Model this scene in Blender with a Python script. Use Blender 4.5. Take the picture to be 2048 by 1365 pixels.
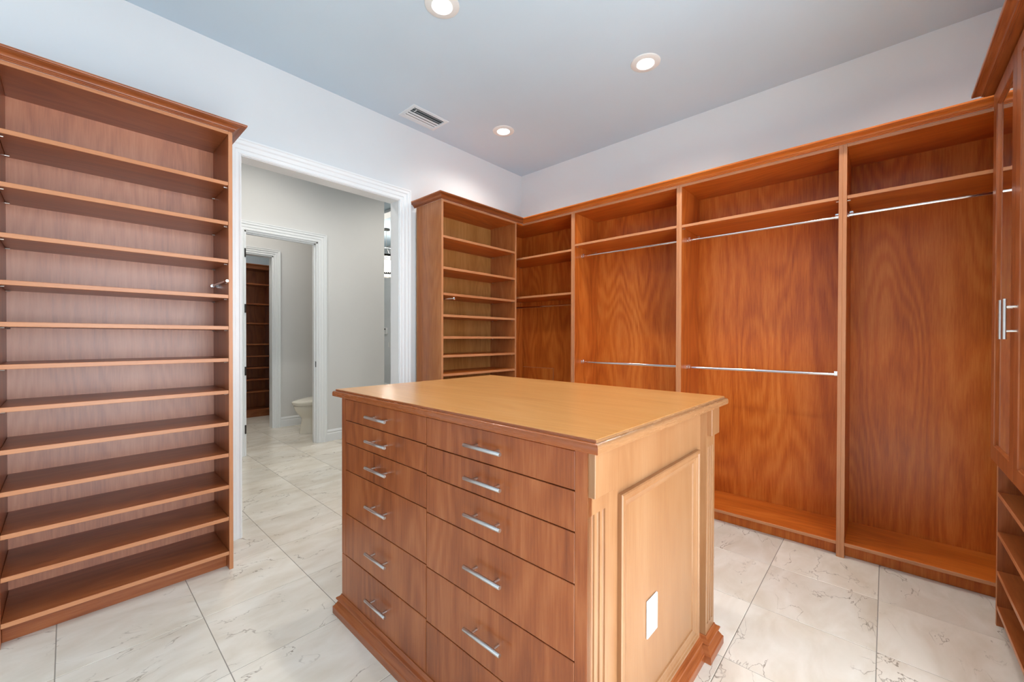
import bpy, bmesh, math, random
from mathutils import Vector, Matrix
random.seed(4)
for o in list(bpy.data.objects): bpy.data.objects.remove(o)
S = bpy.context.scene
COL = S.collection

# ------------------------------------------------------------------ camera
CAM_H = 1.29
yaw, pitch, roll = math.radians(42.523), math.radians(-0.40534), math.radians(0.12308)
fw = Vector((-math.sin(yaw)*math.cos(pitch), math.cos(yaw)*math.cos(pitch), math.sin(pitch)))
rt = Vector((math.cos(yaw), math.sin(yaw), 0)); up = rt.cross(fw)
r2 = rt*math.cos(roll) + up*math.sin(roll); u2 = up*math.cos(roll) - rt*math.sin(roll)
cd = bpy.data.cameras.new('camera'); cam = bpy.data.objects.new('camera', cd); COL.objects.link(cam)
cd.sensor_fit = 'HORIZONTAL'; cd.sensor_width = 36.0; cd.lens = 816.38/2048*36.0
cd.clip_start = 0.02
M = Matrix((r2, u2, -fw)).transposed().to_4x4(); M.translation = (0, 0, CAM_H)
cam.matrix_world = M
S.camera = cam

# ------------------------------------------------------------------ world, daylight, exposure
W = bpy.data.worlds.new('sky'); S.world = W; W.use_nodes = True
bg = W.node_tree.nodes['Background']; bg.inputs[0].default_value = (0.75, 0.87, 1.0, 1); bg.inputs[1].default_value = 1.0
S.view_settings.view_transform = 'Standard'; S.view_settings.look = 'None'
S.view_settings.gamma = 1.0; S.view_settings.use_curve_mapping = False
S.view_settings.exposure = 0.23

def area(name, loc, rot, sx, sy, power, col):
    l = bpy.data.lights.new(name, 'AREA'); l.shape = 'RECTANGLE'; l.size = sx; l.size_y = sy
    l.energy = power; l.color = col
    o = bpy.data.objects.new(name, l); COL.objects.link(o); o.location = loc; o.rotation_euler = rot
    return o
# daylight of the tall window in the right-hand wall (window_1), shining into the room
area('window_daylight', (0.985, 0.75, 1.26), (0, math.radians(90), 0), 2.30, 1.98, 72, (0.82, 0.92, 1.0))
# daylight of the glazed door behind the camera (window_2)
area('door_daylight', (-1.35, -1.885, 1.2), (math.radians(90), 0, 0), 2.2, 2.1, 8, (0.82, 0.92, 1.0))
# sun through window_1, falling on the floor between the island and the window
sl = bpy.data.lights.new('sun', 'SUN'); sl.energy = 27; sl.angle = math.radians(1.0); sl.color = (1.0, .97, .92)
so = bpy.data.objects.new('sun', sl); COL.objects.link(so)
so.rotation_euler = Vector((-0.50, -0.08, -0.95)).to_track_quat('-Z', 'Y').to_euler()

# ------------------------------------------------------------------ helpers
def finish(me, mat, smooth=None):
    if mat is not None: me.materials.append(mat)
    if smooth:
        for p in me.polygons: p.use_smooth = True
        try: me.set_sharp_from_angle(angle=math.radians(smooth))
        except Exception: pass
    return me

def link(name, me, parent=None, loc=None):
    o = bpy.data.objects.new(name, me); COL.objects.link(o)
    if parent is not None: o.parent = parent
    if loc is not None: o.location = loc
    return o

def root_of(o):
    while o.parent is not None: o = o.parent
    return o

def org(parent):
    return Vector(root_of(parent).location) if parent is not None else Vector((0, 0, 0))

def bm_obj(name, bm, mat, parent=None, smooth=None, recalc=True):
    """bm holds world coordinates; stored relative to the thing's root"""
    if recalc: bmesh.ops.recalc_face_normals(bm, faces=bm.faces)
    d = org(parent)
    if d.length > 0: bmesh.ops.translate(bm, verts=bm.verts, vec=-d)
    me = bpy.data.meshes.new(name); bm.to_mesh(me); bm.free()
    finish(me, mat, smooth)
    return link(name, me, parent)

def add_box(bm, x0, x1, y0, y1, z0, z1):
    vs = [bm.verts.new(p) for p in ((x0,y0,z0),(x1,y0,z0),(x1,y1,z0),(x0,y1,z0),(x0,y0,z1),(x1,y0,z1),(x1,y1,z1),(x0,y1,z1))]
    for f in ((0,3,2,1),(4,5,6,7),(0,1,5,4),(1,2,6,5),(2,3,7,6),(3,0,4,7)):
        bm.faces.new([vs[i] for i in f])

def box(name, x0, x1, y0, y1, z0, z1, mat, parent=None, bev=0.0012, band=None):
    bm = bmesh.new(); add_box(bm, x0, x1, y0, y1, z0, z1)
    if bev: bmesh.ops.bevel(bm, geom=bm.edges[:], offset=bev, segments=1, affect='EDGES')
    if band:                                   # edge banding: (outward direction, material)
        bmesh.ops.recalc_face_normals(bm, faces=bm.faces); bm.normal_update()
        for fc in bm.faces:
            if fc.normal.dot(Vector(band[0])) > .6: fc.material_index = 1
    o = bm_obj(name, bm, mat, parent)
    if band: o.data.materials.append(band[1])
    return o

def boxes(name, lst, mat, parent=None):
    bm = bmesh.new()
    for b in lst: add_box(bm, *b)
    return bm_obj(name, bm, mat, parent, recalc=False)

def add_cyl(bm, p0, p1, r0, r1=None, seg=20, rings=None):
    p0, p1 = Vector(p0), Vector(p1); ax = (p1-p0); L = ax.length; ax.normalize()
    r1 = r0 if r1 is None else r1
    a = Vector((0,0,1)) if abs(ax.z) < .9 else Vector((1,0,0))
    e1 = ax.cross(a).normalized(); e2 = ax.cross(e1)
    prof = rings or [(0, r0), (1, r1)]
    R = []
    for t, r in prof:
        c = p0 + ax*(L*t)
        R.append([bm.verts.new(c + (e1*math.cos(2*math.pi*k/seg) + e2*math.sin(2*math.pi*k/seg))*r) for k in range(seg)])
    for a_, b_ in zip(R[:-1], R[1:]):
        for k in range(seg): bm.faces.new((a_[k], a_[(k+1) % seg], b_[(k+1) % seg], b_[k]))
    bm.faces.new(R[0][::-1]); bm.faces.new(R[-1])

def cyl(name, p0, p1, r, mat, parent=None, seg=20, rings=None):
    bm = bmesh.new(); add_cyl(bm, p0, p1, r, seg=seg, rings=rings)
    return bm_obj(name, bm, mat, parent, smooth=40)

def miter(path, closed, pre=None, post=None):
    if pre or post:
        full = ([pre] if pre else []) + list(path) + ([post] if post else [])
        m = miter(full, False)
        return m[1 if pre else 0:len(m)-(1 if post else 0)]
    out = []; n = len(path)
    for i in range(n):
        p = Vector(path[i])
        d0 = (p - Vector(path[i-1])) if (closed or i > 0) else None
        d1 = (Vector(path[(i+1) % n]) - p) if (closed or i < n-1) else None
        if d0 is None: d0 = d1
        if d1 is None: d1 = d0
        d0.normalize(); d1.normalize()
        n0, n1 = Vector((d0.y, -d0.x)), Vector((d1.y, -d1.x))
        out.append((n0+n1)/(1+n0.dot(n1)))
    return out

def sweep(name, path, prof, fmap, mat, parent=None, closed=False, prof_closed=True, caps=True, fill=False, smooth=30, pre=None, post=None, mat2=None):
    """path: 2D points; prof: (offset to the right of the path, height); fmap(u, v, h) -> xyz"""
    bm = bmesh.new(); mt = miter(path, closed, pre, post); R = []
    for p, m in zip(path, mt):
        R.append([bm.verts.new(fmap(p[0]+m.x*o, p[1]+m.y*o, h)) for o, h in prof])
    n, k = len(R), len(prof)
    for i in range(n if closed else n-1):
        a, b = R[i], R[(i+1) % n]
        for j in range(k if prof_closed else k-1):
            fc = bm.faces.new((a[j], b[j], b[(j+1) % k], a[(j+1) % k]))
            if mat2:
                p, q = path[i], path[(i+1) % n]
                fc.material_index = 1 if abs(q[1]-p[1]) > abs(q[0]-p[0]) else 0
    if not closed and caps and prof_closed:
        bm.faces.new(R[0]); bm.faces.new(R[-1][::-1])
    if fill:
        bm.faces.new([r[0] for r in R]); bm.faces.new([r[-1] for r in R][::-1])
    o = bm_obj(name, bm, mat, parent, smooth=smooth)
    if mat2: o.data.materials.append(mat2)
    return o

XY = lambda u, v, h: (u, v, h)

def thing(name, label, cat, loc=(0,0,0), group=None):
    o = bpy.data.objects.new(name, None); COL.objects.link(o); o.location = loc
    o.empty_display_size = 0.1
    o['label'] = label; o['category'] = cat
    if group: o['group'] = group
    return o

def tag(o, label, cat, group=None):
    o['label'] = label; o['category'] = cat
    if group: o['group'] = group
    return o

def struct(o):
    o['kind'] = 'structure'; return o

# ------------------------------------------------------------------ materials
def new_mat(name):
    m = bpy.data.materials.new(name); m.use_nodes = True
    nt = m.node_tree; b = nt.nodes['Principled BSDF']
    return m, nt, b

def plain(name, col, rough=0.5, metal=0.0, spec=0.5, emit=None, estr=0.0):
    m, nt, b = new_mat(name)
    b.inputs['Base Color'].default_value = (*col, 1); b.inputs['Roughness'].default_value = rough
    b.inputs['Metallic'].default_value = metal; b.inputs['Specular IOR Level'].default_value = spec
    if emit: b.inputs['Emission Color'].default_value = (*emit, 1); b.inputs['Emission Strength'].default_value = estr
    return m

def N(nt, typ, **kw):
    n = nt.nodes.new(typ)
    for k, v in kw.items(): setattr(n, k, v)
    return n

def wood(name, axis, cols, rough=0.34, coat=0.22, figure=1.0, spec=.42, soft=1.0):
    """figured veneer; grain along axis ('X','Y','Z')"""
    m, nt, b = new_mat(name); L = nt.links.new
    tc = N(nt, 'ShaderNodeTexCoord'); oi = N(nt, 'ShaderNodeObjectInfo')
    mul = N(nt, 'ShaderNodeMath', operation='MULTIPLY'); mul.inputs[1].default_value = 37.0
    L(oi.outputs['Random'], mul.inputs[0])
    comb = N(nt, 'ShaderNodeCombineXYZ')
    for i in range(3): L(mul.outputs[0], comb.inputs[i])
    add = N(nt, 'ShaderNodeVectorMath', operation='ADD'); L(tc.outputs['Object'], add.inputs[0]); L(comb.outputs[0], add.inputs[1])
    def mapped(across, along):
        mp = N(nt, 'ShaderNodeMapping'); s = [across]*3; s['XYZ'.index(axis)] = along
        mp.inputs['Scale'].default_value = s; L(add.outputs[0], mp.inputs[0]); return mp
    mA = mapped(1.0, 0.06)          # streaks
    nA = N(nt, 'ShaderNodeTexNoise'); nA.inputs['Scale'].default_value = 120; nA.inputs['Detail'].default_value = 5; nA.inputs['Roughness'].default_value = .62
    L(mA.outputs[0], nA.inputs['Vector'])
    mB = mapped(1.0, 0.20)          # cathedral figure: contour lines of a stretched field
    nB = N(nt, 'ShaderNodeTexNoise'); nB.inputs['Scale'].default_value = 3.2; nB.inputs['Detail'].default_value = 1.5; nB.inputs['Roughness'].default_value = .45
    L(mB.outputs[0], nB.inputs['Vector'])
    k = N(nt, 'ShaderNodeMath', operation='MULTIPLY'); k.inputs[1].default_value = 95.0; L(nB.outputs['Fac'], k.inputs[0])
    sn = N(nt, 'ShaderNodeMath', operation='SINE'); L(k.outputs[0], sn.inputs[0])
    mC = mapped(1.0, 0.10)          # wide tonal bands
    nC = N(nt, 'ShaderNodeTexNoise'); nC.inputs['Scale'].default_value = 7; nC.inputs['Detail'].default_value = 2
    L(mC.outputs[0], nC.inputs['Vector'])
    a1 = N(nt, 'ShaderNodeMath', operation='MULTIPLY_ADD'); a1.inputs[1].default_value = 0.075*figure; L(sn.outputs[0], a1.inputs[0])
    a2 = N(nt, 'ShaderNodeMath', operation='MULTIPLY_ADD'); a2.inputs[1].default_value = 0.62*soft; L(nA.outputs['Fac'], a2.inputs[0])
    a3 = N(nt, 'ShaderNodeMath', operation='MULTIPLY_ADD'); a3.inputs[1].default_value = 0.55*soft; L(nC.outputs['Fac'], a3.inputs[0]); a3.inputs[2].default_value = 0.5 - 0.585*soft
    L(a3.outputs[0], a2.inputs[2]); L(a2.outputs[0], a1.inputs[2])
    rp = N(nt, 'ShaderNodeValToRGB'); e = rp.color_ramp.elements
    e[0].position = 0.22; e[0].color = (*cols[0], 1); e[1].position = 0.80; e[1].color = (*cols[2], 1)
    q = e.new(0.5); q.color = (*cols[1], 1)
    L(a1.outputs[0], rp.inputs[0]); L(rp.outputs[0], b.inputs['Base Color'])
    rr = N(nt, 'ShaderNodeMapRange'); rr.inputs[3].default_value = rough-.05; rr.inputs[4].default_value = rough+.07
    L(nA.outputs['Fac'], rr.inputs[0]); L(rr.outputs[0], b.inputs['Roughness'])
    b.inputs['Specular IOR Level'].default_value = spec; b.inputs['Coat Weight'].default_value = coat; b.inputs['Coat Roughness'].default_value = 0.22 if coat < .9 else .38
    bp = N(nt, 'ShaderNodeBump'); bp.inputs['Strength'].default_value = 0.10; bp.inputs['Distance'].default_value = 0.002
    L(nA.outputs['Fac'], bp.inputs['Height']); L(bp.outputs[0], b.inputs['Normal'])
    return m

WD = ((0.180, 0.040, 0.009), (0.310, 0.082, 0.020), (0.425, 0.142, 0.046))     # drawers, shelving, mouldings
WB = ((0.340, 0.060, 0.006), (0.540, 0.128, 0.015), (0.680, 0.215, 0.040))     # hanging units
WL = ((0.24, 0.100, 0.038), (0.31, 0.152, 0.066), (0.37, 0.205, 0.102))        # paler end of the island and sides of the worktop edge
WS = ((0.42, 0.120, 0.045), (0.60, 0.215, 0.095), (0.72, 0.310, 0.160))     # back of the left shelving, window sheen lightened into the colour
WT = ((0.48, 0.185, 0.042), (0.60, 0.280, 0.082), (0.69, 0.360, 0.132))        # island top
wood_z = wood('mahogany_vertical_grain', 'Z', WD)
wood_x = wood('mahogany_grain_x', 'X', WD, figure=.7)
wood_y = wood('mahogany_grain_y', 'Y', WD, figure=.7)
bay_z = wood('bay_veneer_vertical', 'Z', WB, coat=.12, spec=.3)
bay_y = wood('bay_veneer_y', 'Y', WB, coat=.12, spec=.3, figure=.7)
corner_side = wood('corner_veneer', 'Z', ((0.250, 0.068, 0.014), (0.400, 0.130, 0.034), (0.510, 0.205, 0.070)), figure=.6)
bay_x = wood('bay_veneer_x', 'X', WB, coat=.12, spec=.3, figure=.7)
wood_edge = wood('worktop_edge_wood', 'X', WD, rough=.26, coat=.4, figure=.1, soft=.35)
wood_edge_y = wood('worktop_edge_lit', 'Y', WL, rough=.26, coat=.4, figure=.1, soft=.35)  # same edge wood, strong light on this side painted in as a paler colour
WG = ((0.34, 0.130, 0.026), (0.50, 0.225, 0.058), (0.62, 0.310, 0.100))     # golden back of the corner unit
corner_back = wood('golden_veneer', 'Z', WG, figure=.6)
WE = ((0.42, 0.150, 0.058), (0.52, 0.210, 0.088), (0.60, 0.27, 0.125))        # lighter edge banding
edge_z = wood('edge_band_vertical', 'Z', WE, figure=.1)
edge_x = wood('edge_band_x', 'X', WE, figure=.1)
edge_y = wood('edge_band_y', 'Y', WE, figure=.1)
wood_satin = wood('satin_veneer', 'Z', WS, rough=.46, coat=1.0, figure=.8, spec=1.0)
wood_end = wood('pale_mahogany', 'Z', WL, figure=.4, soft=.8)  # paler mahogany for the end panel, pilasters and panel moulding
wood_top = wood('countertop_wood', 'X', WT, rough=.30, coat=.35, figure=.5)
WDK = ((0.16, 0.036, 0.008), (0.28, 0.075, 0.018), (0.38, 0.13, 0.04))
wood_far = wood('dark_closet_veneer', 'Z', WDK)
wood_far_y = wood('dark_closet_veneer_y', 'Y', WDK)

def paint(name, col, rough=0.6, bump=0.03):
    m, nt, b = new_mat(name); L = nt.links.new
    tc = N(nt, 'ShaderNodeTexCoord'); n = N(nt, 'ShaderNodeTexNoise'); n.inputs['Scale'].default_value = 2.0; n.inputs['Detail'].default_value = 3
    L(tc.outputs['Object'], n.inputs['Vector'])
    rp = N(nt, 'ShaderNodeValToRGB'); e = rp.color_ramp.elements
    e[0].position = .3; e[0].color = (*[c*.97 for c in col], 1); e[1].position = .7; e[1].color = (*col, 1)
    L(n.outputs['Fac'], rp.inputs[0]); L(rp.outputs[0], b.inputs['Base Color'])
    n2 = N(nt, 'ShaderNodeTexNoise'); n2.inputs['Scale'].default_value = 160; L(tc.outputs['Object'], n2.inputs['Vector'])
    bp = N(nt, 'ShaderNodeBump'); bp.inputs['Strength'].default_value = bump; bp.inputs['Distance'].default_value = .002
    L(n2.outputs['Fac'], bp.inputs['Height']); L(bp.outputs[0], b.inputs['Normal'])
    b.inputs['Roughness'].default_value = rough; b.inputs['Specular IOR Level'].default_value = .35
    return m
wall_m = paint('wall_paint', (0.75, 0.77, 0.785), .62)
ceil_m = paint('ceiling_daylight_tint', (0.575, 0.70, 0.80), .75)  # white ceiling, its bluish daylight tinted into the colour
hall_m = paint('hall_wall_paint', (0.74, 0.735, 0.72), .6)
trim_m = plain('white_trim_gloss', (0.86, 0.88, 0.89), .32)
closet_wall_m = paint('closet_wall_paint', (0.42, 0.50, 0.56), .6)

def marble():
    m, nt, b = new_mat('cream_marble'); L = nt.links.new
    tc = N(nt, 'ShaderNodeTexCoord'); oi = N(nt, 'ShaderNodeObjectInfo')
    mul = N(nt, 'ShaderNodeMath', operation='MULTIPLY'); mul.inputs[1].default_value = 61.0; L(oi.outputs['Random'], mul.inputs[0])
    comb = N(nt, 'ShaderNodeCombineXYZ'); L(mul.outputs[0], comb.inputs[0]); L(mul.outputs[0], comb.inputs[1]); L(mul.outputs[0], comb.inputs[2])
    add = N(nt, 'ShaderNodeVectorMath', operation='ADD'); L(tc.outputs['Object'], add.inputs[0]); L(comb.outputs[0], add.inputs[1])
    mp = N(nt, 'ShaderNodeMapping'); mp.inputs['Scale'].default_value = (1.7, 0.75, 1); mp.inputs['Rotation'].default_value = (0, 0, .35)
    L(add.outputs[0], mp.inputs[0])
    n1 = N(nt, 'ShaderNodeTexNoise'); n1.inputs['Scale'].default_value = 4.5; n1.inputs['Detail'].default_value = 6; n1.inputs['Roughness'].default_value = .55
    n1.inputs['Distortion'].default_value = .5; L(mp.outputs[0], n1.inputs['Vector'])
    rp = N(nt, 'ShaderNodeValToRGB'); e = rp.color_ramp.elements
    e[0].position = .28; e[0].color = (.66, .59, .485, 1); e[1].position = .66; e[1].color = (.80, .755, .675, 1)
    L(n1.outputs['Fac'], rp.inputs[0])
    # thin dark veins: zero-crossings of a distorted noise, broken up by a mask
    n2 = N(nt, 'ShaderNodeTexNoise'); n2.inputs['Scale'].default_value = 2.6; n2.inputs['Detail'].default_value = 5; n2.inputs['Roughness'].default_value = .55; n2.inputs['Distortion'].default_value = .6
    L(mp.outputs[0], n2.inputs['Vector'])
    sb = N(nt, 'ShaderNodeMath', operation='SUBTRACT'); sb.inputs[1].default_value = .5; L(n2.outputs['Fac'], sb.inputs[0])
    ab = N(nt, 'ShaderNodeMath', operation='ABSOLUTE'); L(sb.outputs[0], ab.inputs[0])
    v = N(nt, 'ShaderNodeMapRange'); v.inputs[1].default_value = .0; v.inputs[2].default_value = .0065; v.inputs[3].default_value = 1; v.inputs[4].default_value = 0
    L(ab.outputs[0], v.inputs[0])
    n3 = N(nt, 'ShaderNodeTexNoise'); n3.inputs['Scale'].default_value = 5; n3.inputs['Detail'].default_value = 3; L(add.outputs[0], n3.inputs['Vector'])
    mk = N(nt, 'ShaderNodeMapRange'); mk.inputs[1].default_value = .44; mk.inputs[2].default_value = .60; L(n3.outputs['Fac'], mk.inputs[0])
    vm = N(nt, 'ShaderNodeMath', operation='MULTIPLY'); L(v.outputs[0], vm.inputs[0]); L(mk.outputs[0], vm.inputs[1])
    vs = N(nt, 'ShaderNodeMath', operation='MULTIPLY'); vs.inputs[1].default_value = .80; L(vm.outputs[0], vs.inputs[0])
    mx = N(nt, 'ShaderNodeMix', data_type='RGBA'); L(vs.outputs[0], mx.inputs[0]); L(rp.outputs[0], mx.inputs[6]); mx.inputs[7].default_value = (.17, .125, .085, 1)
    # tone of the single tile
    hv = N(nt, 'ShaderNodeMapRange'); hv.inputs[3].default_value = .92; hv.inputs[4].default_value = 1.05
    rnd = N(nt, 'ShaderNodeMath', operation='FRACT'); L(mul.outputs[0], rnd.inputs[0]); L(rnd.outputs[0], hv.inputs[0])
    hs = N(nt, 'ShaderNodeHueSaturation'); L(hv.outputs[0], hs.inputs['Value']); L(mx.outputs[2], hs.inputs['Color'])
    L(hs.outputs[0], b.inputs['Base Color'])
    b.inputs['Roughness'].default_value = .22; b.inputs['Specular IOR Level'].default_value = .5
    return m
marble_m = marble()
grout_m = plain('grout', (.26, .235, .20), .9)
nickel = plain('brushed_nickel', (.66, .655, .64), .30, 1.0)
chrome = plain('chrome', (.82, .82, .83), .12, 1.0)
mirror_m = plain('mirror_glass', (.86, .87, .87), .02, 1.0)
white_pl = plain('white_plastic', (.88, .88, .87), .35)
porcelain = plain('cream_porcelain', (.80, .76, .66), .12)
black_m = plain('dark_gap', (.02, .02, .022), .6)
dark_metal = plain('dark_bronze', (.05, .045, .04), .4, .8)
vent_m = plain('vent_metal', (.70, .76, .79), .45)
vent_in = plain('vent_duct', (.05, .075, .085), .7)
lens_m = plain('lamp_lens', (.9, .9, .9), .4, emit=(1.0, .98, .94), estr=6.0)
ring_m = plain('lamp_trim', (.78, .78, .76), .4)
crystal_m = plain('lit_crystal', (.9, .9, .88), .1, emit=(1.0, .96, .86), estr=2.2)
red_rub = plain('drawer_edge', (.10, .02, .008), .5)
glass_m, _nt, _b = new_mat('window_glass')
_tr = N(_nt, 'ShaderNodeBsdfTransparent'); _gl = N(_nt, 'ShaderNodeBsdfGlossy'); _gl.inputs['Roughness'].default_value = .02
_mx = N(_nt, 'ShaderNodeMixShader'); _mx.inputs[0].default_value = .06
_nt.links.new(_tr.outputs[0], _mx.inputs[1]); _nt.links.new(_gl.outputs[0], _mx.inputs[2]); _nt.links.new(_mx.outputs[0], _nt.nodes['Material Output'].inputs[0])

# ------------------------------------------------------------------ room constants
XW, YW, ZC = -3.060, 3.487, 3.121       # left wall, back wall, ceiling
XF, YF = -2.679, 3.077                  # fronts of the cabinets on those walls
XR, YB = 0.97, -1.90                    # right wall, wall behind the camera
ZH = 3.60                               # ceiling of the hall beyond the doorway
T = 0.019

# ------------------------------------------------------------------ floor with tiles
floor = struct(boxes('floor', [(-9.8, 1.2, -2.1, 5.7, -0.08, -0.0014)], grout_m))
PT = 0.4570; TX0, TY0 = -0.0215, -0.036
bm = bmesh.new(); h = PT/2 - 0.0014
add_box(bm, -h, h, -h, h, -0.004, 0.0)
bmesh.ops.bevel(bm, geom=[e for e in bm.edges if all(v.co.z > -.001 for v in e.verts)], offset=.0012, segments=1, affect='EDGES')
bmesh.ops.recalc_face_normals(bm, faces=bm.faces)
tile_me = bpy.data.meshes.new('tile'); bm.to_mesh(tile_me); bm.free(); finish(tile_me, marble_m)
for i in range(-18, 3):
    for j in range(-5, 8):
        x, y = TX0 + (i+.5)*PT, TY0 + (j+.5)*PT
        if x > XR or y < YB: continue
        if x < XW-.2 and (y < .55 or y > 3.6): continue
        link('tile', tile_me, floor, (x, y, 0))

# ------------------------------------------------------------------ walls and ceiling
struct(boxes('ceiling', [(XW-.06, XR+.15, YB-.15, YW+.15, ZC, ZC+.12)], ceil_m))
OY0, OY1, OZ = 0.757, 1.912, 2.460       # doorway in the left wall
JX = XW - 0.120
struct(boxes('wall_left', [(JX, XW, YB-.15, OY0, 0, ZH), (JX, XW, OY1, YW+.15, 0, ZH), (JX, XW, OY0, OY1, OZ, ZH)], wall_m))
struct(boxes('wall_back', [(XW, XR+.15, YW, YW+.15, 0, ZC)], wall_m))
WY0, WY1, WZ0, WZ1 = -0.26, 1.76, 0.10, 2.42
struct(boxes('wall_right', [(XR, XR+.15, YB-.15, WY0, 0, ZC), (XR, XR+.15, WY1, YW, 0, ZC), (XR, XR+.15, WY0, WY1, 0, WZ0), (XR, XR+.15, WY0, WY1, WZ1, ZC)], wall_m))
GX0, GX1, GZ1 = -2.45, -0.25, 2.3
struct(boxes('wall_front', [(XW, GX0, YB-.15, YB, 0, ZC), (GX1, XR, YB-.15, YB, 0, ZC), (GX0, GX1, YB-.15, YB, GZ1, ZC)], wall_m))
# window in the right wall (beside the camera) and glazed door behind the camera
def window(name, lst, pane):
    w = struct(boxes(name, lst, trim_m)); boxes('pane', [pane], glass_m, w); return w
f = .05
window('window_1', [(XR+.04, XR+.10, WY0, WY0+f, WZ0, WZ1), (XR+.04, XR+.10, WY1-f, WY1, WZ0, WZ1), (XR+.04, XR+.10, WY0, WY1, WZ0, WZ0+f), (XR+.04, XR+.10, WY0, WY1, WZ1-f, WZ1), (XR+.045, XR+.095, .73, .77, WZ0, WZ1)], (XR+.066, XR+.072, WY0+f, WY1-f, WZ0+f, WZ1-f))
window('window_2', [(GX0, GX0+f, YB-.1, YB-.04, 0, GZ1), (GX1-f, GX1, YB-.1, YB-.04, 0, GZ1), (GX0, GX1, YB-.1, YB-.04, 0, .12), (GX0, GX1, YB-.1, YB-.04, GZ1-f, GZ1), (-1.39, -1.31, YB-.1, YB-.04, 0, GZ1)], (GX0+f, GX1-f, YB-.072, YB-.066, .12, GZ1-f))

# hall beyond the doorway
HX = -5.127                              # far wall of the hall, with the door to the toilet room
TY0_, TY1_, TZ = 1.300, 2.074, 2.455     # toilet-room door opening
HE = 2.972                               # where that wall ends
struct(boxes('wall_hall', [(HX-.12, HX, 0.30, TY0_, 0, ZH), (HX-.12, HX, TY1_, HE, 0, ZH), (HX-.12, HX, TY0_, TY1_, TZ, ZH)], hall_m))
struct(boxes('wall_hall_end', [(HX-.12, JX, 0.18, 0.30, 0, ZH)], hall_m))
BY = 5.47                                # far wall of the bathroom
struct(boxes('wall_bathroom', [(-9.7, JX, BY, BY+.12, 0, ZH)], wall_m))
struct(boxes('wall_bathroom_side', [(-9.8, -9.7, HE, BY+.12, 0, ZH)], wall_m))
struct(boxes('wall_bathroom_near', [(-9.7, HX-.12, HE-.12, HE, 0, ZH)], hall_m))
struct(boxes('wall_hall_right', [(JX, XW, YW+.15, BY+.12, 0, ZH)], wall_m))
struct(boxes('ceiling_hall', [(-9.8, JX, 0.18, BY+.12, ZH, ZH+.1)], ceil_m))
struct(boxes('trim_4', [(-9.7, JX, 3.91, 4.10, ZH-.05, ZH)], trim_m))
# toilet room and the closet behind it
RX = -6.427
CY1 = 1.985
struct(boxes('wall_toilet', [(RX-.12, RX, CY1, HE-.12, 0, ZH), (RX-.12, RX, 0.8, 1.20, 0, ZH), (RX-.12, RX, 1.20, CY1, 2.448, ZH)], hall_m))
struct(boxes('wall_toilet_side', [(-8.0, HX-.12, 0.70, 0.80, 0, ZH)], hall_m))
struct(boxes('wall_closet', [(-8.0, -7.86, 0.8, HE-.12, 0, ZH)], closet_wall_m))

# door casings
CAS = [(0, 0), (0, .012), (.008, .017), (.014, .013), (.030, .013), (.036, .019), (.060, .019), (.068, .026), (.086, .026), (.092, .031), (.101, .031), (.101, 0)]
def casing(name, x, y0, y1, z, side=1, scale=1.0, jamb=None):
    prof = [(o*scale, h*scale) for o, h in CAS]
    t = sweep(name, [(y1, 0), (y1, z), (y0, z), (y0, 0)], prof, lambda u, v, hh: (x+side*hh, u, v), trim_m, smooth=20)
    struct(t)
    if jamb:
        x0, x1, d = jamb
        boxes('jamb', [(x0, x1, y0-.001, y0+d, 0, z), (x0, x1, y1-d, y1+.001, 0, z), (x0, x1, y0, y1, z-d, z+.001)], trim_m, t)
    return t
casing('trim_1', XW, OY0, OY1, OZ, 1, 1.0, (JX, XW+.002, .004))
casing('trim_5', JX, OY0, OY1, OZ, -1, 1.0)
tr2 = casing('trim_2', HX, TY0_, TY1_, TZ, 1, 1.0, (HX-.12, HX+.002, .016))
boxes('door_stop', [(HX-.07, HX-.035, TY1_-.030, TY1_-.016, 0, TZ-.016), (HX-.07, HX-.035, TY0_+.016, TY1_-.016, TZ-.030, TZ-.016)], trim_m, tr2)
for z in (2.21, 1.606, .926, .292):
    cyl('hinge', (HX+.010, TY0_+.006, z-.047), (HX+.010, TY0_+.006, z+.047), .0085, dark_metal, tr2, 10)
box('strike_plate', HX-.030, HX-.006, TY1_-.0175, TY1_-.0155, .93, 1.0, dark_metal, tr2, 0)
casing('trim_3', RX, 1.20, CY1, 2.448, 1, .88, (RX-.12, RX+.002, .016))

# baseboards
BB = [(0, 0), (.016, 0), (.016, .092), (.011, .098), (.011, .112), (.015, .118), (.010, .128), (.006, .140), (0, .142)]
def baseboard(name, path): struct(sweep(name, path, BB, XY, trim_m, smooth=20))
baseboard('baseboard_hall', [(HX, TY1_+.101), (HX, HE)])
baseboard('baseboard_toilet', [(RX, CY1+.089), (RX, HE-.12)])
baseboard('baseboard_bathroom', [(-9.7, BY), (JX, BY)])
baseboard('baseboard_front', [(GX0-.02, YB), (XW, YB)])

# ------------------------------------------------------------------ crown moulding profile
def crown_prof(z0, s=1.0):
    P = [(0, 0), (.005, 0), (.005, .006), (.010, .006), (.010, .012), (.015, .012)]
    for k in range(7):
        a = k/6*math.pi/2
        P.append((.015 + .033*(1-math.cos(a)), .013 + .015*math.sin(a)))
    P += [(.050, .030), (.057, .030), (.0585, .034), (.0585, .040), (0, .040)]
    return [(o*s, z0+hh*s) for o, hh in P]
CZ = 2.427

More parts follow.
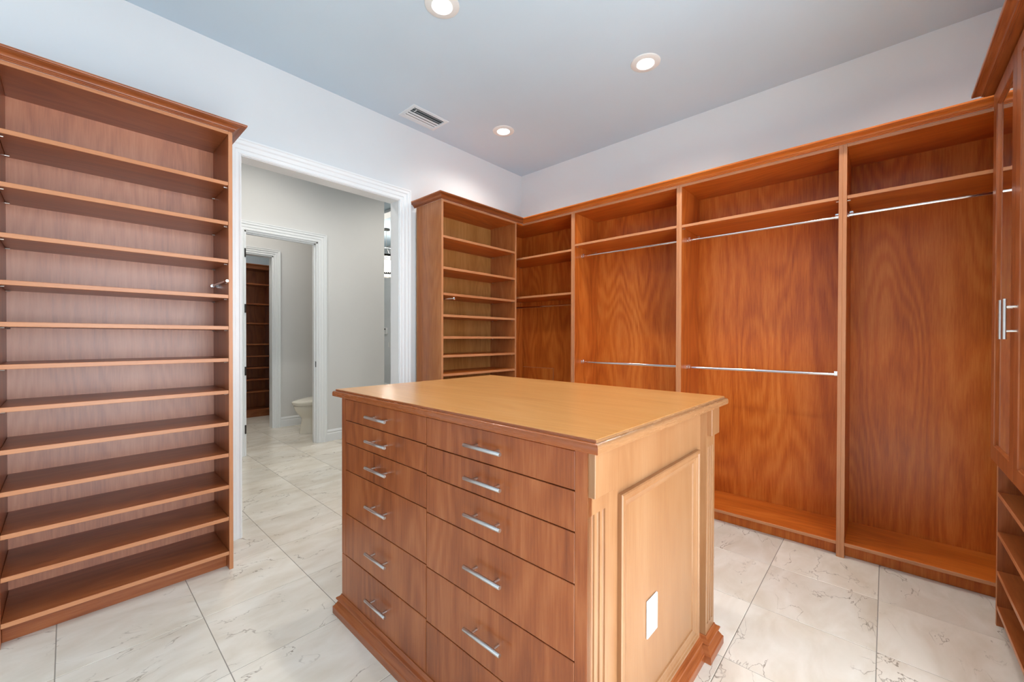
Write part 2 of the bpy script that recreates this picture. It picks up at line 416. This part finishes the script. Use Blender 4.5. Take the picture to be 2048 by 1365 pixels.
# ------------------------------------------------------------------ shelving unit left of the doorway
def shelf_unit(t, x_front, x_back, y0, y1, shelves, bottom_front_x, wz=wood_z, wy=wood_y, top=2.410, pins=True, wb=None):
    """shelving against a wall of constant x; opens towards +x"""
    bz, by = ((1,0,0), edge_z), ((1,0,0), edge_y)
    box('side_panel', x_back, x_front, y0, y0+T, 0, CZ, wz, t, band=bz)
    box('side_panel', x_back, x_front, y1-T, y1, 0, CZ, wz, t, band=bz)
    box('back_panel', x_back-.008, x_back+.0, y0, y1, 0, CZ, wb or wz, t, 0)
    box('top_panel', x_back, x_front-.0005, y0+T, y1-T, top, CZ, wy, t, band=by)
    for i, z in enumerate(shelves):
        s = box('shelf', x_back, x_front-.0015, y0+T+.0008, y1-T-.0008, z-.020, z, wy, t, band=by)
        if pins and i < len(shelves)-1:
            for yy in (y0+T+.006, y1-T-.006):
                for xx in (x_front-.035, x_back+.04):
                    cyl('shelf_pin', (xx, yy-.008, z-.0235), (xx, yy+.008, z-.0235), .0032, nickel, s, 8)
    box('plinth', bottom_front_x-.018, bottom_front_x, y0+T, y1-T, 0, shelves[-1]-.020, wy, t)

t = thing('shelving_unit', 'tall mahogany shelving unit with twelve shelves left of the white doorway', 'shelving unit', (-2.85, 0.21, 0))
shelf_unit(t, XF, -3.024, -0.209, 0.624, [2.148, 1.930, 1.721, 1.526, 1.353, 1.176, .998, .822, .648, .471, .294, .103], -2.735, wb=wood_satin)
sweep('crown_moulding', [(XF, -0.209), (XF, .624), (XW, .624)], crown_prof(CZ), XY, wood_x, t, smooth=None, mat2=wood_y)
v = cyl('valet_rod', (-2.99, .593, 1.600), (-2.668, .593, 1.600), .0058, chrome, t, 14)
cyl('knob', (-2.676, .593, 1.600), (-2.655, .593, 1.600), .011, chrome, v, 18, rings=[(0, .007), (.15, .011), (.75, .011), (1, .007)])
cyl('rod_bracket', (-2.995, .593, 1.600), (-2.985, .593, 1.600), .010, chrome, v, 18)
box('rod_clip', -2.74, -2.70, .599, .6055, 1.590, 1.610, chrome, v, .001)

# ------------------------------------------------------------------ corner shelving unit right of the doorway
t = thing('shelving_unit', 'narrow mahogany shelving unit in the far corner right of the white doorway', 'shelving unit', (-2.85, 2.53, 0))
shelf_unit(t, XF, -3.024, 2.069, 2.985, [2.136, 1.878, 1.663, 1.485, 1.304, 1.148, .992, .836, .680, .524, .320, .103], -2.735, wz=corner_side, wy=bay_y, wb=corner_back)
box('corner_filler', -3.024, XF-.001, 2.9855, YF-.001, 2.410, CZ, bay_y, t)
sweep('crown_moulding', [(XW, 2.069), (XF, 2.069), (XF, YF-.0005)], crown_prof(CZ), XY, wood_x, t, smooth=None, mat2=wood_y, post=(0.5, YF-.0005))
v = cyl('valet_rod', (-2.80, 2.104, 1.611), (-2.556, 2.104, 1.608), .0060, chrome, t, 14)
cyl('knob', (-2.566, 2.104, 1.608), (-2.545, 2.104, 1.608), .011, chrome, v, 18, rings=[(0, .007), (.15, .011), (.75, .011), (1, .008)])
box('rod_clip', -2.74, -2.70, 2.0885, 2.099, 1.600, 1.622, chrome, v, .001)

# ------------------------------------------------------------------ hanging units along the back wall
YK = 3.470
def rod(t, x0, x1, z, y=YF+.12):
    r = cyl('hanging_rod', (x0, y, z), (x1, y, z), .0105, chrome, t, 16)
    for a, s in ((x0, 1), (x1, -1)):
        cyl('rod_flange', (a, y, z), (a+s*.006, y, z), .018, chrome, r, 18)
        cyl('rod_socket', (a, y, z), (a+s*.022, y, z), .0145, chrome, r, 18)
        box('rod_hanger', min(a+s*.006, a+s*.024), max(a+s*.006, a+s*.024), y-.010, y+.010, z+.006, z+.020, chrome, r, .001)
def hang_unit(label, x0, x1, shelves, rods):
    t = thing('hanging_unit', label, 'wardrobe', ((x0+x1)/2, 3.28, 0))
    box('side_panel', x0, x0+T, YF, YK, 0, CZ, bay_z, t, band=((0,-1,0), edge_z))
    box('side_panel', x1-T, x1, YF, YK, 0, CZ, bay_z, t, band=((0,-1,0), edge_z))
    box('back_panel', x0, x1, YK, YK+.008, 0, CZ, bay_z, t, 0)
    box('top_panel', x0+T, x1-T, YF+.0005, YK, 2.410, CZ, bay_x, t, band=((0,-1,0), edge_x))
    for z in shelves:
        s = box('shelf', x0+T+.0008, x1-T-.0008, YF+.0015, YK, z-.019, z, bay_x, t, band=((0,-1,0), edge_x))
        for xx in (x0+T+.006, x1-T-.006):
            for yy in (YF+.035, YK-.04):
                cyl('shelf_pin', (xx-.008, yy, z-.0225), (xx+.008, yy, z-.0225), .0032, nickel, s, 8)
    box('bottom_shelf', x0+T, x1-T, YF+.0015, YK, .072, .091, bay_x, t, band=((0,-1,0), edge_x))
    box('plinth', x0+T, x1-T, YF+.047, YF+.065, 0, .072, bay_z, t)
    for z in rods: rod(t, x0+T, x1-T, z)
    return t
g = [-3.043, -2.0815, -1.1405, -0.1935, 0.955]
u1 = hang_unit('narrow mahogany hanging unit in the corner with two shelves above one rod', g[0], g[1], [2.095, 1.706], [1.606])
ap = box('access_panel', -3.001, -2.590, YK-.006, YK-.0005, .52, .968, bay_z, u1, .001)
boxes('panel_edge', [(-3.004, -2.586, YK-.0065, YK-.0005, .968, .9725), (-2.590, -2.5855, YK-.0065, YK-.0005, .52, .9725)], edge_z, ap)
u2 = hang_unit('mahogany double hanging unit second from the corner, partly behind the island', g[1], g[2], [2.133], [2.040, 1.073])
u3 = hang_unit('mahogany double hanging unit with two chrome rods, third from the corner', g[2], g[3], [2.130], [2.036, 1.071])
u4 = hang_unit('wide mahogany long hanging unit with one rod, beside the mirrored cabinet', g[3], g[4], [2.127], [2.038])
cr = sweep('crown_moulding', [(XF+.0005, YF), (g[4], YF)], crown_prof(CZ), XY, bay_x, smooth=None, pre=(XF+.0005, 2.0))
tag(cr, 'mahogany crown moulding running along the top of the back wall hanging units', 'moulding')

# ------------------------------------------------------------------ mirrored cabinet on the right wall
CXF, CY0, CYF = 0.372, 1.930, 2.840
t = thing('mirrored_cabinet', 'tall mahogany cabinet with mirrored doors and open shoe shelves at right edge', 'cabinet', (0.66, 2.38, 0))
box('side_panel', CXF, XR-.01, CYF-T, CYF, 0, 2.412, wood_z, t, band=((-1,0,0), edge_z))
box('side_panel', CXF, XR-.01, CY0, CY0+T, 0, 2.412, wood_z, t)
box('back_panel', XR-.018, XR-.010, CY0, CYF, 0, 2.412, wood_z, t, 0)
box('top_panel', CXF, XR-.018, CY0+T, CYF-T, 2.393, 2.412, wood_y, t)
box('divider_shelf', CXF+.002, XR-.018, CY0+T, CYF-T, .722, .742, wood_y, t)
for z in (.604, .427, .250, .092):
    box('shelf', CXF+.0015, XR-.018, CY0+T+.001, CYF-T-.001, z-.019, z, wood_y, t, band=((-1,0,0), edge_y))
box('plinth', CXF+.060, CXF+.078, CY0+T, CYF-T, 0, .073, wood_y, t)
CPR = [(0, 0), (.042, 0), (.042, .003), (.047, .003), (.047, .008), (.052, .008)] + [(.052+.020*(1-math.cos(k*math.pi/12)), .009+.013*math.sin(k*math.pi/12)) for k in range(7)] + [(.073, .024), (.079, .024), (.081, .028), (.081, .036), (0, .036)]
sweep('crown_moulding', [(XR-.01, CY0), (CXF, CY0), (CXF, CYF), (XR-.01, CYF)][::1], [(-o, 2.4122+hh) for o, hh in CPR], XY, wood_x, t, smooth=None, mat2=wood_y)
def frame_door(y0, y1, z0, z1, w=.064):
    x0, x1 = CXF-.020, CXF-.001
    bm = bmesh.new()
    for b_ in ((x0, x1, y0, y0+w, z0, z1), (x0, x1, y1-w, y1, z0, z1), (x0, x1, y0+w, y1-w, z0, z0+w), (x0, x1, y0+w, y1-w, z1-w, z1)): add_box(bm, *b_)
    d = bm_obj('door', bm, wood_z, t, recalc=False)
    bb = .007
    sweep('glazing_bead', [(y0+w, z0+w), (y0+w, z1-w), (y1-w, z1-w), (y1-w, z0+w)], [(0, 0), (0, .006), (bb, .0), ], lambda u_, v_, hh: (x0+.010-hh, u_, v_), wood_z, d, closed=True, smooth=None)
    boxes('mirror_pane', [(x0+.010, x0+.014, y0+w-.004, y1-w+.004, z0+w-.004, z1-w+.004)], mirror_m, d)
    return d
d1 = frame_door(2.393, CYF-.002, .752, 2.392)
d2 = frame_door(CY0+.002, 2.390, .752, 2.392)
def bar_handle_v(d, y, z0, z1):
    bm = bmesh.new(); xb = CXF-.020-.030
    add_cyl(bm, (xb, y, z0), (xb, y, z1), .0062, seg=16)
    for z in (z0+.030, z1-.030): add_cyl(bm, (xb, y, z), (CXF-.019, y, z), .0042, seg=12)
    bm_obj('handle', bm, nickel, d, smooth=40)
bar_handle_v(d1, 2.425, 1.290, 1.440); bar_handle_v(d2, 2.352, 1.290, 1.440)

# ------------------------------------------------------------------ island chest of drawers
IX0, IX1, IY0, IY1 = -1.871, -0.534, 0.864, 1.848     # body with pilasters
IXE = -0.558                                          # field of the end panel
isl = thing('island', 'mahogany island with twelve drawers and a wide wooden top in the middle of the room', 'island', (-1.2, 1.36, 0))
isl.rotation_euler = (0, 0, math.radians(-0.35))
box('carcass', IX0+.019, IXE-.019, IY0+.021, IY1, .02, 1.013, wood_z, isl)
# face frame around the drawers
boxes('face_frame', [(IX0, -1.834, IY0, IY0+.02, .285, 1.013), (-0.570, IX1, IY0, IY0+.02, .0, 1.013), (IX0+.003, -.57, IY0+.002, IY0+.02, 1.0085, 1.013)], wood_z, isl)
box('side_panel', IX0, IX0+.019, IY0+.0205, IY1, .0, 1.013, wood_z, isl)
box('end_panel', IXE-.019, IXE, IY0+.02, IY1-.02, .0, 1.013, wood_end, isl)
box('back_panel', IX0+.019, IXE-.019, IY1-.0, IY1+.0005, .0, 1.013, wood_z, isl, 0)
# drawers
hb = bmesh.new()
add_cyl(hb, (-.080, 0, 0), (.080, 0, 0), .0064, seg=18, rings=[(0, .0056), (.008, .0064), (.992, .0064), (1, .0056)])
for s in (-.048, .048): add_cyl(hb, (s, 0, 0), (s, .0285, 0), .0042, seg=12)
bmesh.ops.recalc_face_normals(hb, faces=hb.faces)
handle_me = bpy.data.meshes.new('handle'); hb.to_mesh(handle_me); hb.free(); finish(handle_me, nickel, 40)
ZL = [1.0085, .910, .806, .680, .479, .285, .088]
ZR = [1.0085, .906, .801, .669, .473, .278, .088]
gap = .0016
for (a, b_, zs) in ((-1.834, -1.203, ZL), (-1.203, -.570, ZR)):
    for k in range(6):
        xa = IX0 if (k == 5 and a < -1.5) else a
        dr = box('drawer', xa+gap, b_-gap, IY0+(0 if k < 5 else -.001), IY0+.019, zs[k+1]+gap, zs[k]-gap, wood_z, isl, .0012)
        link('handle', handle_me, dr, Vector(((a+b_)/2, IY0-.028, (zs[k]+zs[k+1])/2 + (.004 if k > 1 else 0))) - Vector(isl.location))
# pilasters with three flutes and a square cap
def pilaster(y0, y1):
    bm = bmesh.new(); z0, z1, zf0, zf1 = .0, 1.013, .125, .848
    add_box(bm, IXE, IX1, y0, y1, z0, zf0); add_box(bm, IXE, IX1, y0, y1, zf1, z1)
    w = y1-y0; pts = [(IXE, y0), (IX1, y0)]
    for k in range(3):
        c = y0 + w*(.245 + .255*k); r = .0074
        for q in range(9):
            a = math.pi*q/8; pts.append((IX1 - .0075*math.sin(a), c - r*math.cos(a)))
    pts += [(IX1, y1), (IXE, y1)]
    lo = [bm.verts.new((x, y, zf0)) for x, y in pts]; hi = [bm.verts.new((x, y, zf1)) for x, y in pts]
    for i in range(len(pts)):
        j = (i+1) % len(pts); bm.faces.new((lo[i], lo[j], hi[j], hi[i]))
    # closed ends of the flutes
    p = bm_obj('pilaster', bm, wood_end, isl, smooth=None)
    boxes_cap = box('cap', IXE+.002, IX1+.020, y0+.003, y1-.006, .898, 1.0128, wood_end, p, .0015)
    return p
pilaster(IY0+.0005, IY0+.103); pilaster(1.745, IY1)
# applied moulding on the end panel
PM = [(0, 0), (0, .013), (.004, .016), (.012, .016), (.016, .012), (.024, .012), (.029, .009), (.040, .005), (.046, .004), (.048, 0)]
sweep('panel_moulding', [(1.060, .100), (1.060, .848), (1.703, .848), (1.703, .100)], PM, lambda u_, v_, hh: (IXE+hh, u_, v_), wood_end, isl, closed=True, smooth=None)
# socket plate on the end panel
pl = box('outlet_plate', IXE, IXE+.006, 1.246, 1.324, .331, .452, white_pl, isl, .0025)
box('outlet_insert', IXE+.006, IXE+.0085, 1.268, 1.302, .357, .426, white_pl, pl, .001)
for z in (.345, .438): cyl('screw', (IXE+.0055, 1.285, z), (IXE+.0072, 1.285, z), .0030, white_pl, pl, 10)
for z in (.375, .408): boxes('socket_slot', [(IXE+.0083, IXE+.0087, 1.277, 1.279, z-.005, z+.005), (IXE+.0083, IXE+.0087, 1.291, 1.293, z-.005, z+.005)], black_m, pl)
# base moulding that follows the pilasters
BP = [(0, 0), (.031, 0), (.031, .030), (.029, .033), (.027, .034), (.014, .055), (.011, .058), (.011, .061), (.019, .064), (.021, .068), (.019, .073), (.010, .077), (.005, .083), (.003, .089), (0, .089)]
base_path = [(IX0, IY1), (IX0, IY0), (IX1, IY0), (IX1, IY0+.103), (IXE, IY0+.103), (IXE, 1.745), (IX1, 1.745), (IX1, IY1)]
sweep('base_moulding', [(x, y) for x, y in base_path], BP, XY, wood_x, isl, closed=True, smooth=25, mat2=wood_y)
# worktop with a stepped, rounded edge
TP = [(-.020, 1.0132), (-.006, 1.0132), (-.001, 1.0155), (0, 1.019)]
for k in range(7):
    a = k/6*math.pi/2; TP.append((-.010*(1-math.cos(a)), 1.029 + .011*math.sin(a)))
TP += [(-.0112, 1.0405), (-.0112, 1.0455), (-.0135, 1.0475)]
ct = box('countertop', -1.925+.013, -.492-.013, .842+.013, 1.886-.013, 1.0135, 1.0478, wood_top, isl, .0006)
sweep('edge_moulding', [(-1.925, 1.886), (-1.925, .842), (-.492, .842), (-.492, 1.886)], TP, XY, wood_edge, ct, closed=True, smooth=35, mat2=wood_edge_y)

# ------------------------------------------------------------------ ceiling lights and vent
def downlight(x, y, z, label, power, size=.095, cone=150):
    t = thing('downlight', label, 'ceiling light', (x, y, z), 'recessed downlights')
    P = [(.0535, -.006), (.058, -.010), (.088, -.008), (.094, -.004), (.095, 0), (.0535, 0)]
    bm = bmesh.new(); seg = 40; R = []
    for k in range(seg):
        a = 2*math.pi*k/seg
        R.append([bm.verts.new((x+r_*math.cos(a), y+r_*math.sin(a), z+zz)) for r_, zz in P])
    for k in range(seg):
        A, B = R[k], R[(k+1) % seg]
        for j in range(len(P)): bm.faces.new((A[j], A[(j+1) % len(P)], B[(j+1) % len(P)], B[j]))
    bm_obj('trim_ring', bm, ring_m, t, smooth=40)
    cyl('lens', (x, y, z-.0005), (x, y, z-.0055), .0535, lens_m, t, 36)
    l = bpy.data.lights.new('downlight_beam', 'SPOT'); l.energy = power; l.spot_size = math.radians(cone); l.spot_blend = .8; l.shadow_soft_size = .05; l.color = (1.0, .955, .88)
    lo = bpy.data.objects.new('downlight_beam', l); COL.objects.link(lo); lo.parent = t; lo.location = (0, 0, -.02)
    return t
downlight(-1.81, 1.40, ZC, 'round recessed downlight cut by the top edge of the photo above the island', 44)
downlight(-1.19, 2.603, ZC, 'round recessed downlight near the back wall, the right one of the three', 44)
downlight(-2.503, 2.612, ZC, 'round recessed downlight near the far corner, the one beside the air vent', 36)

downlight(0.12, 2.603, ZC, 'round recessed downlight added above the long hanging unit, out of view', 36)  # unseen lamp added to brighten the long hanging unit
downlight(-0.50, 1.40, ZC, 'round recessed downlight added between the island and the window, out of view', 24)  # unseen lamp added with it, following the spacing of the others

def vent(x0, x1, y0, y1, z):
    t = thing('air_vent', 'white rectangular slotted air vent in the ceiling', 'air vent', ((x0+x1)/2, (y0+y1)/2, z))
    b_ = .030
    sweep('frame', [(x0, y0), (x0, y1), (x1, y1), (x1, y0)], [(0, 0), (0, -.003), (.003, -.006), (b_-.004, -.008), (b_, -.005), (b_, 0)], lambda u_, v_, hh: (u_, v_, z+hh), vent_m, t, closed=True, smooth=None)
    boxes('duct', [(x0+b_-.002, x1-b_+.002, y0+b_-.002, y1-b_+.002, z-.0012, z-.0002)], vent_in, t)
    n = 5
    for k in range(n):
        xx = x0+b_ + (x1-x0-2*b_)*(k+.5)/n; s = .0075 if k not in (2,) else .011
        bm = bmesh.new(); dx = .004 if k < 2 else (-.004 if k > 2 else 0)
        vs = [bm.verts.new(p) for p in ((xx-s, y0+b_, z-.003-dx), (xx+s, y0+b_, z-.003+dx), (xx+s, y1-b_, z-.003+dx), (xx-s, y1-b_, z-.003-dx),
                                         (xx-s, y0+b_, z-.0045-dx), (xx+s, y0+b_, z-.0045+dx), (xx+s, y1-b_, z-.0045+dx), (xx-s, y1-b_, z-.0045-dx))]
        for f_ in ((0,3,2,1),(4,5,6,7),(0,1,5,4),(1,2,6,5),(2,3,7,6),(3,0,4,7)): bm.faces.new([vs[i] for i in f_])
        bm_obj('slat', bm, vent_m, t)
    box('lever', x1-b_-.045, x1-b_-.004, y0+b_+.020, y0+b_+.027, z-.014, z-.0095, vent_m, t, .001)
vent(-2.955, -2.735, 1.840, 2.190, ZC)

# ------------------------------------------------------------------ toilet in the room beyond the hall
def ring_loft(name, rings, mat, parent, seg=36):
    """rings: (cx, y_front, y_back, half_width, z); egg-shaped outline, front towards -y"""
    bm = bmesh.new(); R = []
    for cx, yf_, yb_, hw, z in rings:
        ring = []
        for k in range(seg):
            a = 2*math.pi*k/seg; c, s = math.cos(a), math.sin(a)
            cy = yf_ + (yb_-yf_)*.58; ry = (cy-yf_) if s < 0 else (yb_-cy)
            p = 2.0 if s < 0 else 2.8
            e = (abs(c)**p + abs(s)**p)**(-1/p)
            ring.append(bm.verts.new((cx + hw*c*e, cy + ry*s*e, z)))
        R.append(ring)
    for A, B in zip(R[:-1], R[1:]):
        for k in range(seg): bm.faces.new((A[k], A[(k+1) % seg], B[(k+1) % seg], B[k]))
    bm.faces.new(R[0][::-1]); bm.faces.new(R[-1])
    return bm_obj(name, bm, mat, parent, smooth=45)
tx = -5.80
t = thing('toilet', 'cream toilet with a closed bidet lid in the small room beyond the doorway', 'toilet', (tx, 2.35, 0))
ring_loft('bowl', [(tx, 2.105, 2.70, .125, 0), (tx, 2.107, 2.70, .123, .015), (tx, 2.122, 2.70, .112, .10), (tx, 2.134, 2.70, .110, .17), (tx, 2.130, 2.70, .114, .21), (tx, 2.108, 2.70, .130, .24),
                   (tx, 2.078, 2.70, .150, .275), (tx, 2.055, 2.70, .168, .315), (tx, 2.042, 2.70, .180, .350), (tx, 2.036, 2.70, .185, .370), (tx, 2.037, 2.70, .184, .376)], porcelain, t)
ring_loft('seat', [(tx, 2.050, 2.62, .170, .376), (tx, 2.050, 2.62, .170, .388), (tx, 2.022, 2.62, .190, .390), (tx, 2.018, 2.62, .193, .398), (tx, 2.020, 2.62, .192, .408)], white_pl if False else porcelain, t)
lid = ring_loft('lid', [(tx, 2.016, 2.62, .196, .409), (tx, 2.013, 2.62, .198, .418), (tx, 2.016, 2.62, .196, .430), (tx, 2.030, 2.62, .186, .438), (tx, 2.12, 2.60, .14, .444)], porcelain, t)
for vtx in lid.data.vertices:
    wy = vtx.co.y + 2.35
    if vtx.co.z > .412: vtx.co.z += max(0, wy-2.06)*.07
box('tank', tx-.21, tx+.21, 2.63, 2.83, .36, .78, porcelain, t, .02)

# shelving in the closet behind the toilet room
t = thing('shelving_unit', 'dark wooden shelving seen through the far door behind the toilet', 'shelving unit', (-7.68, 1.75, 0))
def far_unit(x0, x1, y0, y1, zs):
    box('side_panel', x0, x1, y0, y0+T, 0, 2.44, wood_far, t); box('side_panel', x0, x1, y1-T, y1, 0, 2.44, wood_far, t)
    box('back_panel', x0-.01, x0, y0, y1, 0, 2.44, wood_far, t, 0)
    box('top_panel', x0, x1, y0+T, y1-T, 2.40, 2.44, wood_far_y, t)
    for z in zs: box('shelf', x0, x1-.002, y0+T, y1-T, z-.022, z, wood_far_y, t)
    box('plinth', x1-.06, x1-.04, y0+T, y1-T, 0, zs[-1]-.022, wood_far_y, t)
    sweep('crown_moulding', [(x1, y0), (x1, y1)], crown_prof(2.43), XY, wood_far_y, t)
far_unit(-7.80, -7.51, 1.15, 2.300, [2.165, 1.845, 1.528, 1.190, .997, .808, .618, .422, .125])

# ------------------------------------------------------------------ chandelier, thermostat and switch in the bathroom
ccx, ccy = -7.82, 4.58
t = thing('chandelier', 'lit crystal drum chandelier glimpsed through the doorway beside its jamb', 'chandelier', (ccx, ccy, 2.6))
cyl('canopy', (ccx, ccy, ZH-.03), (ccx, ccy, ZH), .075, dark_metal, t, 24)
cyl('cable', (ccx, ccy, 3.20), (ccx, ccy, ZH-.03), .006, nickel, t, 8)
CR = .27
for z in (2.625, 3.00):
    bm = bmesh.new(); seg = 48; R = []
    for k in range(seg):
        a = 2*math.pi*k/seg
        R.append([bm.verts.new((ccx+r_*math.cos(a), ccy+r_*math.sin(a), z+zz)) for r_, zz in ((CR-.006, -.022), (CR+.006, -.022), (CR+.006, .022), (CR-.006, .022))])
    for k in range(seg):
        A, B = R[k], R[(k+1) % seg]
        for j in range(4): bm.faces.new((A[j], A[(j+1) % 4], B[(j+1) % 4], B[j]))
    bm_obj('drum_ring', bm, dark_metal, t, smooth=40)
rm = bmesh.new(); add_cyl(rm, (0, 0, -.185), (0, 0, .165), .014, seg=6); bmesh.ops.recalc_face_normals(rm, faces=rm.faces)
rod_me = bpy.data.meshes.new('crystal_rod'); rm.to_mesh(rod_me); rm.free(); finish(rod_me, crystal_m)
for k in range(44):
    a = 2*math.pi*k/44
    link('crystal_rod', rod_me, t, Vector((ccx+CR*.975*math.cos(a), ccy+CR*.975*math.sin(a), 2.81)) - Vector(t.location))
for k in range(4):
    bm = bmesh.new(); a = math.pi/4 + k*math.pi/2; prev = None
    pts = [Vector((ccx+CR*math.sin(q/8*math.pi/2)*math.cos(a), ccy+CR*math.sin(q/8*math.pi/2)*math.sin(a), 3.02+.18*math.cos(q/8*math.pi/2))) for q in range(9)]
    for p0, p1 in zip(pts[:-1], pts[1:]): add_cyl(bm, p0, p1, .005, seg=8)
    bm_obj('arm', bm, chrome, t, smooth=60)
pl_ = bpy.data.lights.new('chandelier_glow', 'POINT'); pl_.energy = 45; pl_.color = (1, .95, .86); pl_.shadow_soft_size = .1
po = bpy.data.objects.new('chandelier_glow', pl_); COL.objects.link(po); po.parent = t; po.location = (0, 0, .21)
sx, sz = BY/4.33, lambda z: CAM_H + (z-CAM_H)*BY/4.33
t = thing('thermostat', 'small white thermostat with a dark screen on the far wall beyond the doorway', 'thermostat', (-9.35, BY, 1.4))
box('body', -9.46, -9.272, BY-.025, BY, sz(1.362), sz(1.493), white_pl, t, .004)
box('screen', -9.44, -9.335, BY-.027, BY-.024, sz(1.452), sz(1.478), black_m, t, 0)
t = thing('light_switch', 'white light switch plate below the thermostat on the far wall', 'light switch', (-9.2, BY, 1.12))
box('plate', -9.235, -9.165, BY-.007, BY, 1.06, 1.175, white_pl, t, .002)
box('rocker', -9.216, -9.184, BY-.011, BY-.006, 1.085, 1.15, white_pl, t, .001)

# lamps added out of view to light the rooms beyond
downlight(-4.15, 1.35, ZH, 'round recessed downlight added out of view in the hall ceiling beyond the doorway', 72)
downlight(-4.15, 3.2, ZH, 'round recessed downlight added out of view in the hall ceiling nearer the bathroom', 72)
downlight(-5.85, 1.55, ZH, 'round recessed downlight added out of view in the ceiling of the toilet room', 50)
downlight(-7.0, 1.6, ZH, 'round recessed downlight added out of view in the ceiling of the closet behind the toilet', 45)
struct(boxes('ceiling_toilet', [(-8.0, HX-.12, 0.7, HE-.12, ZH, ZH+.1)], ceil_m))
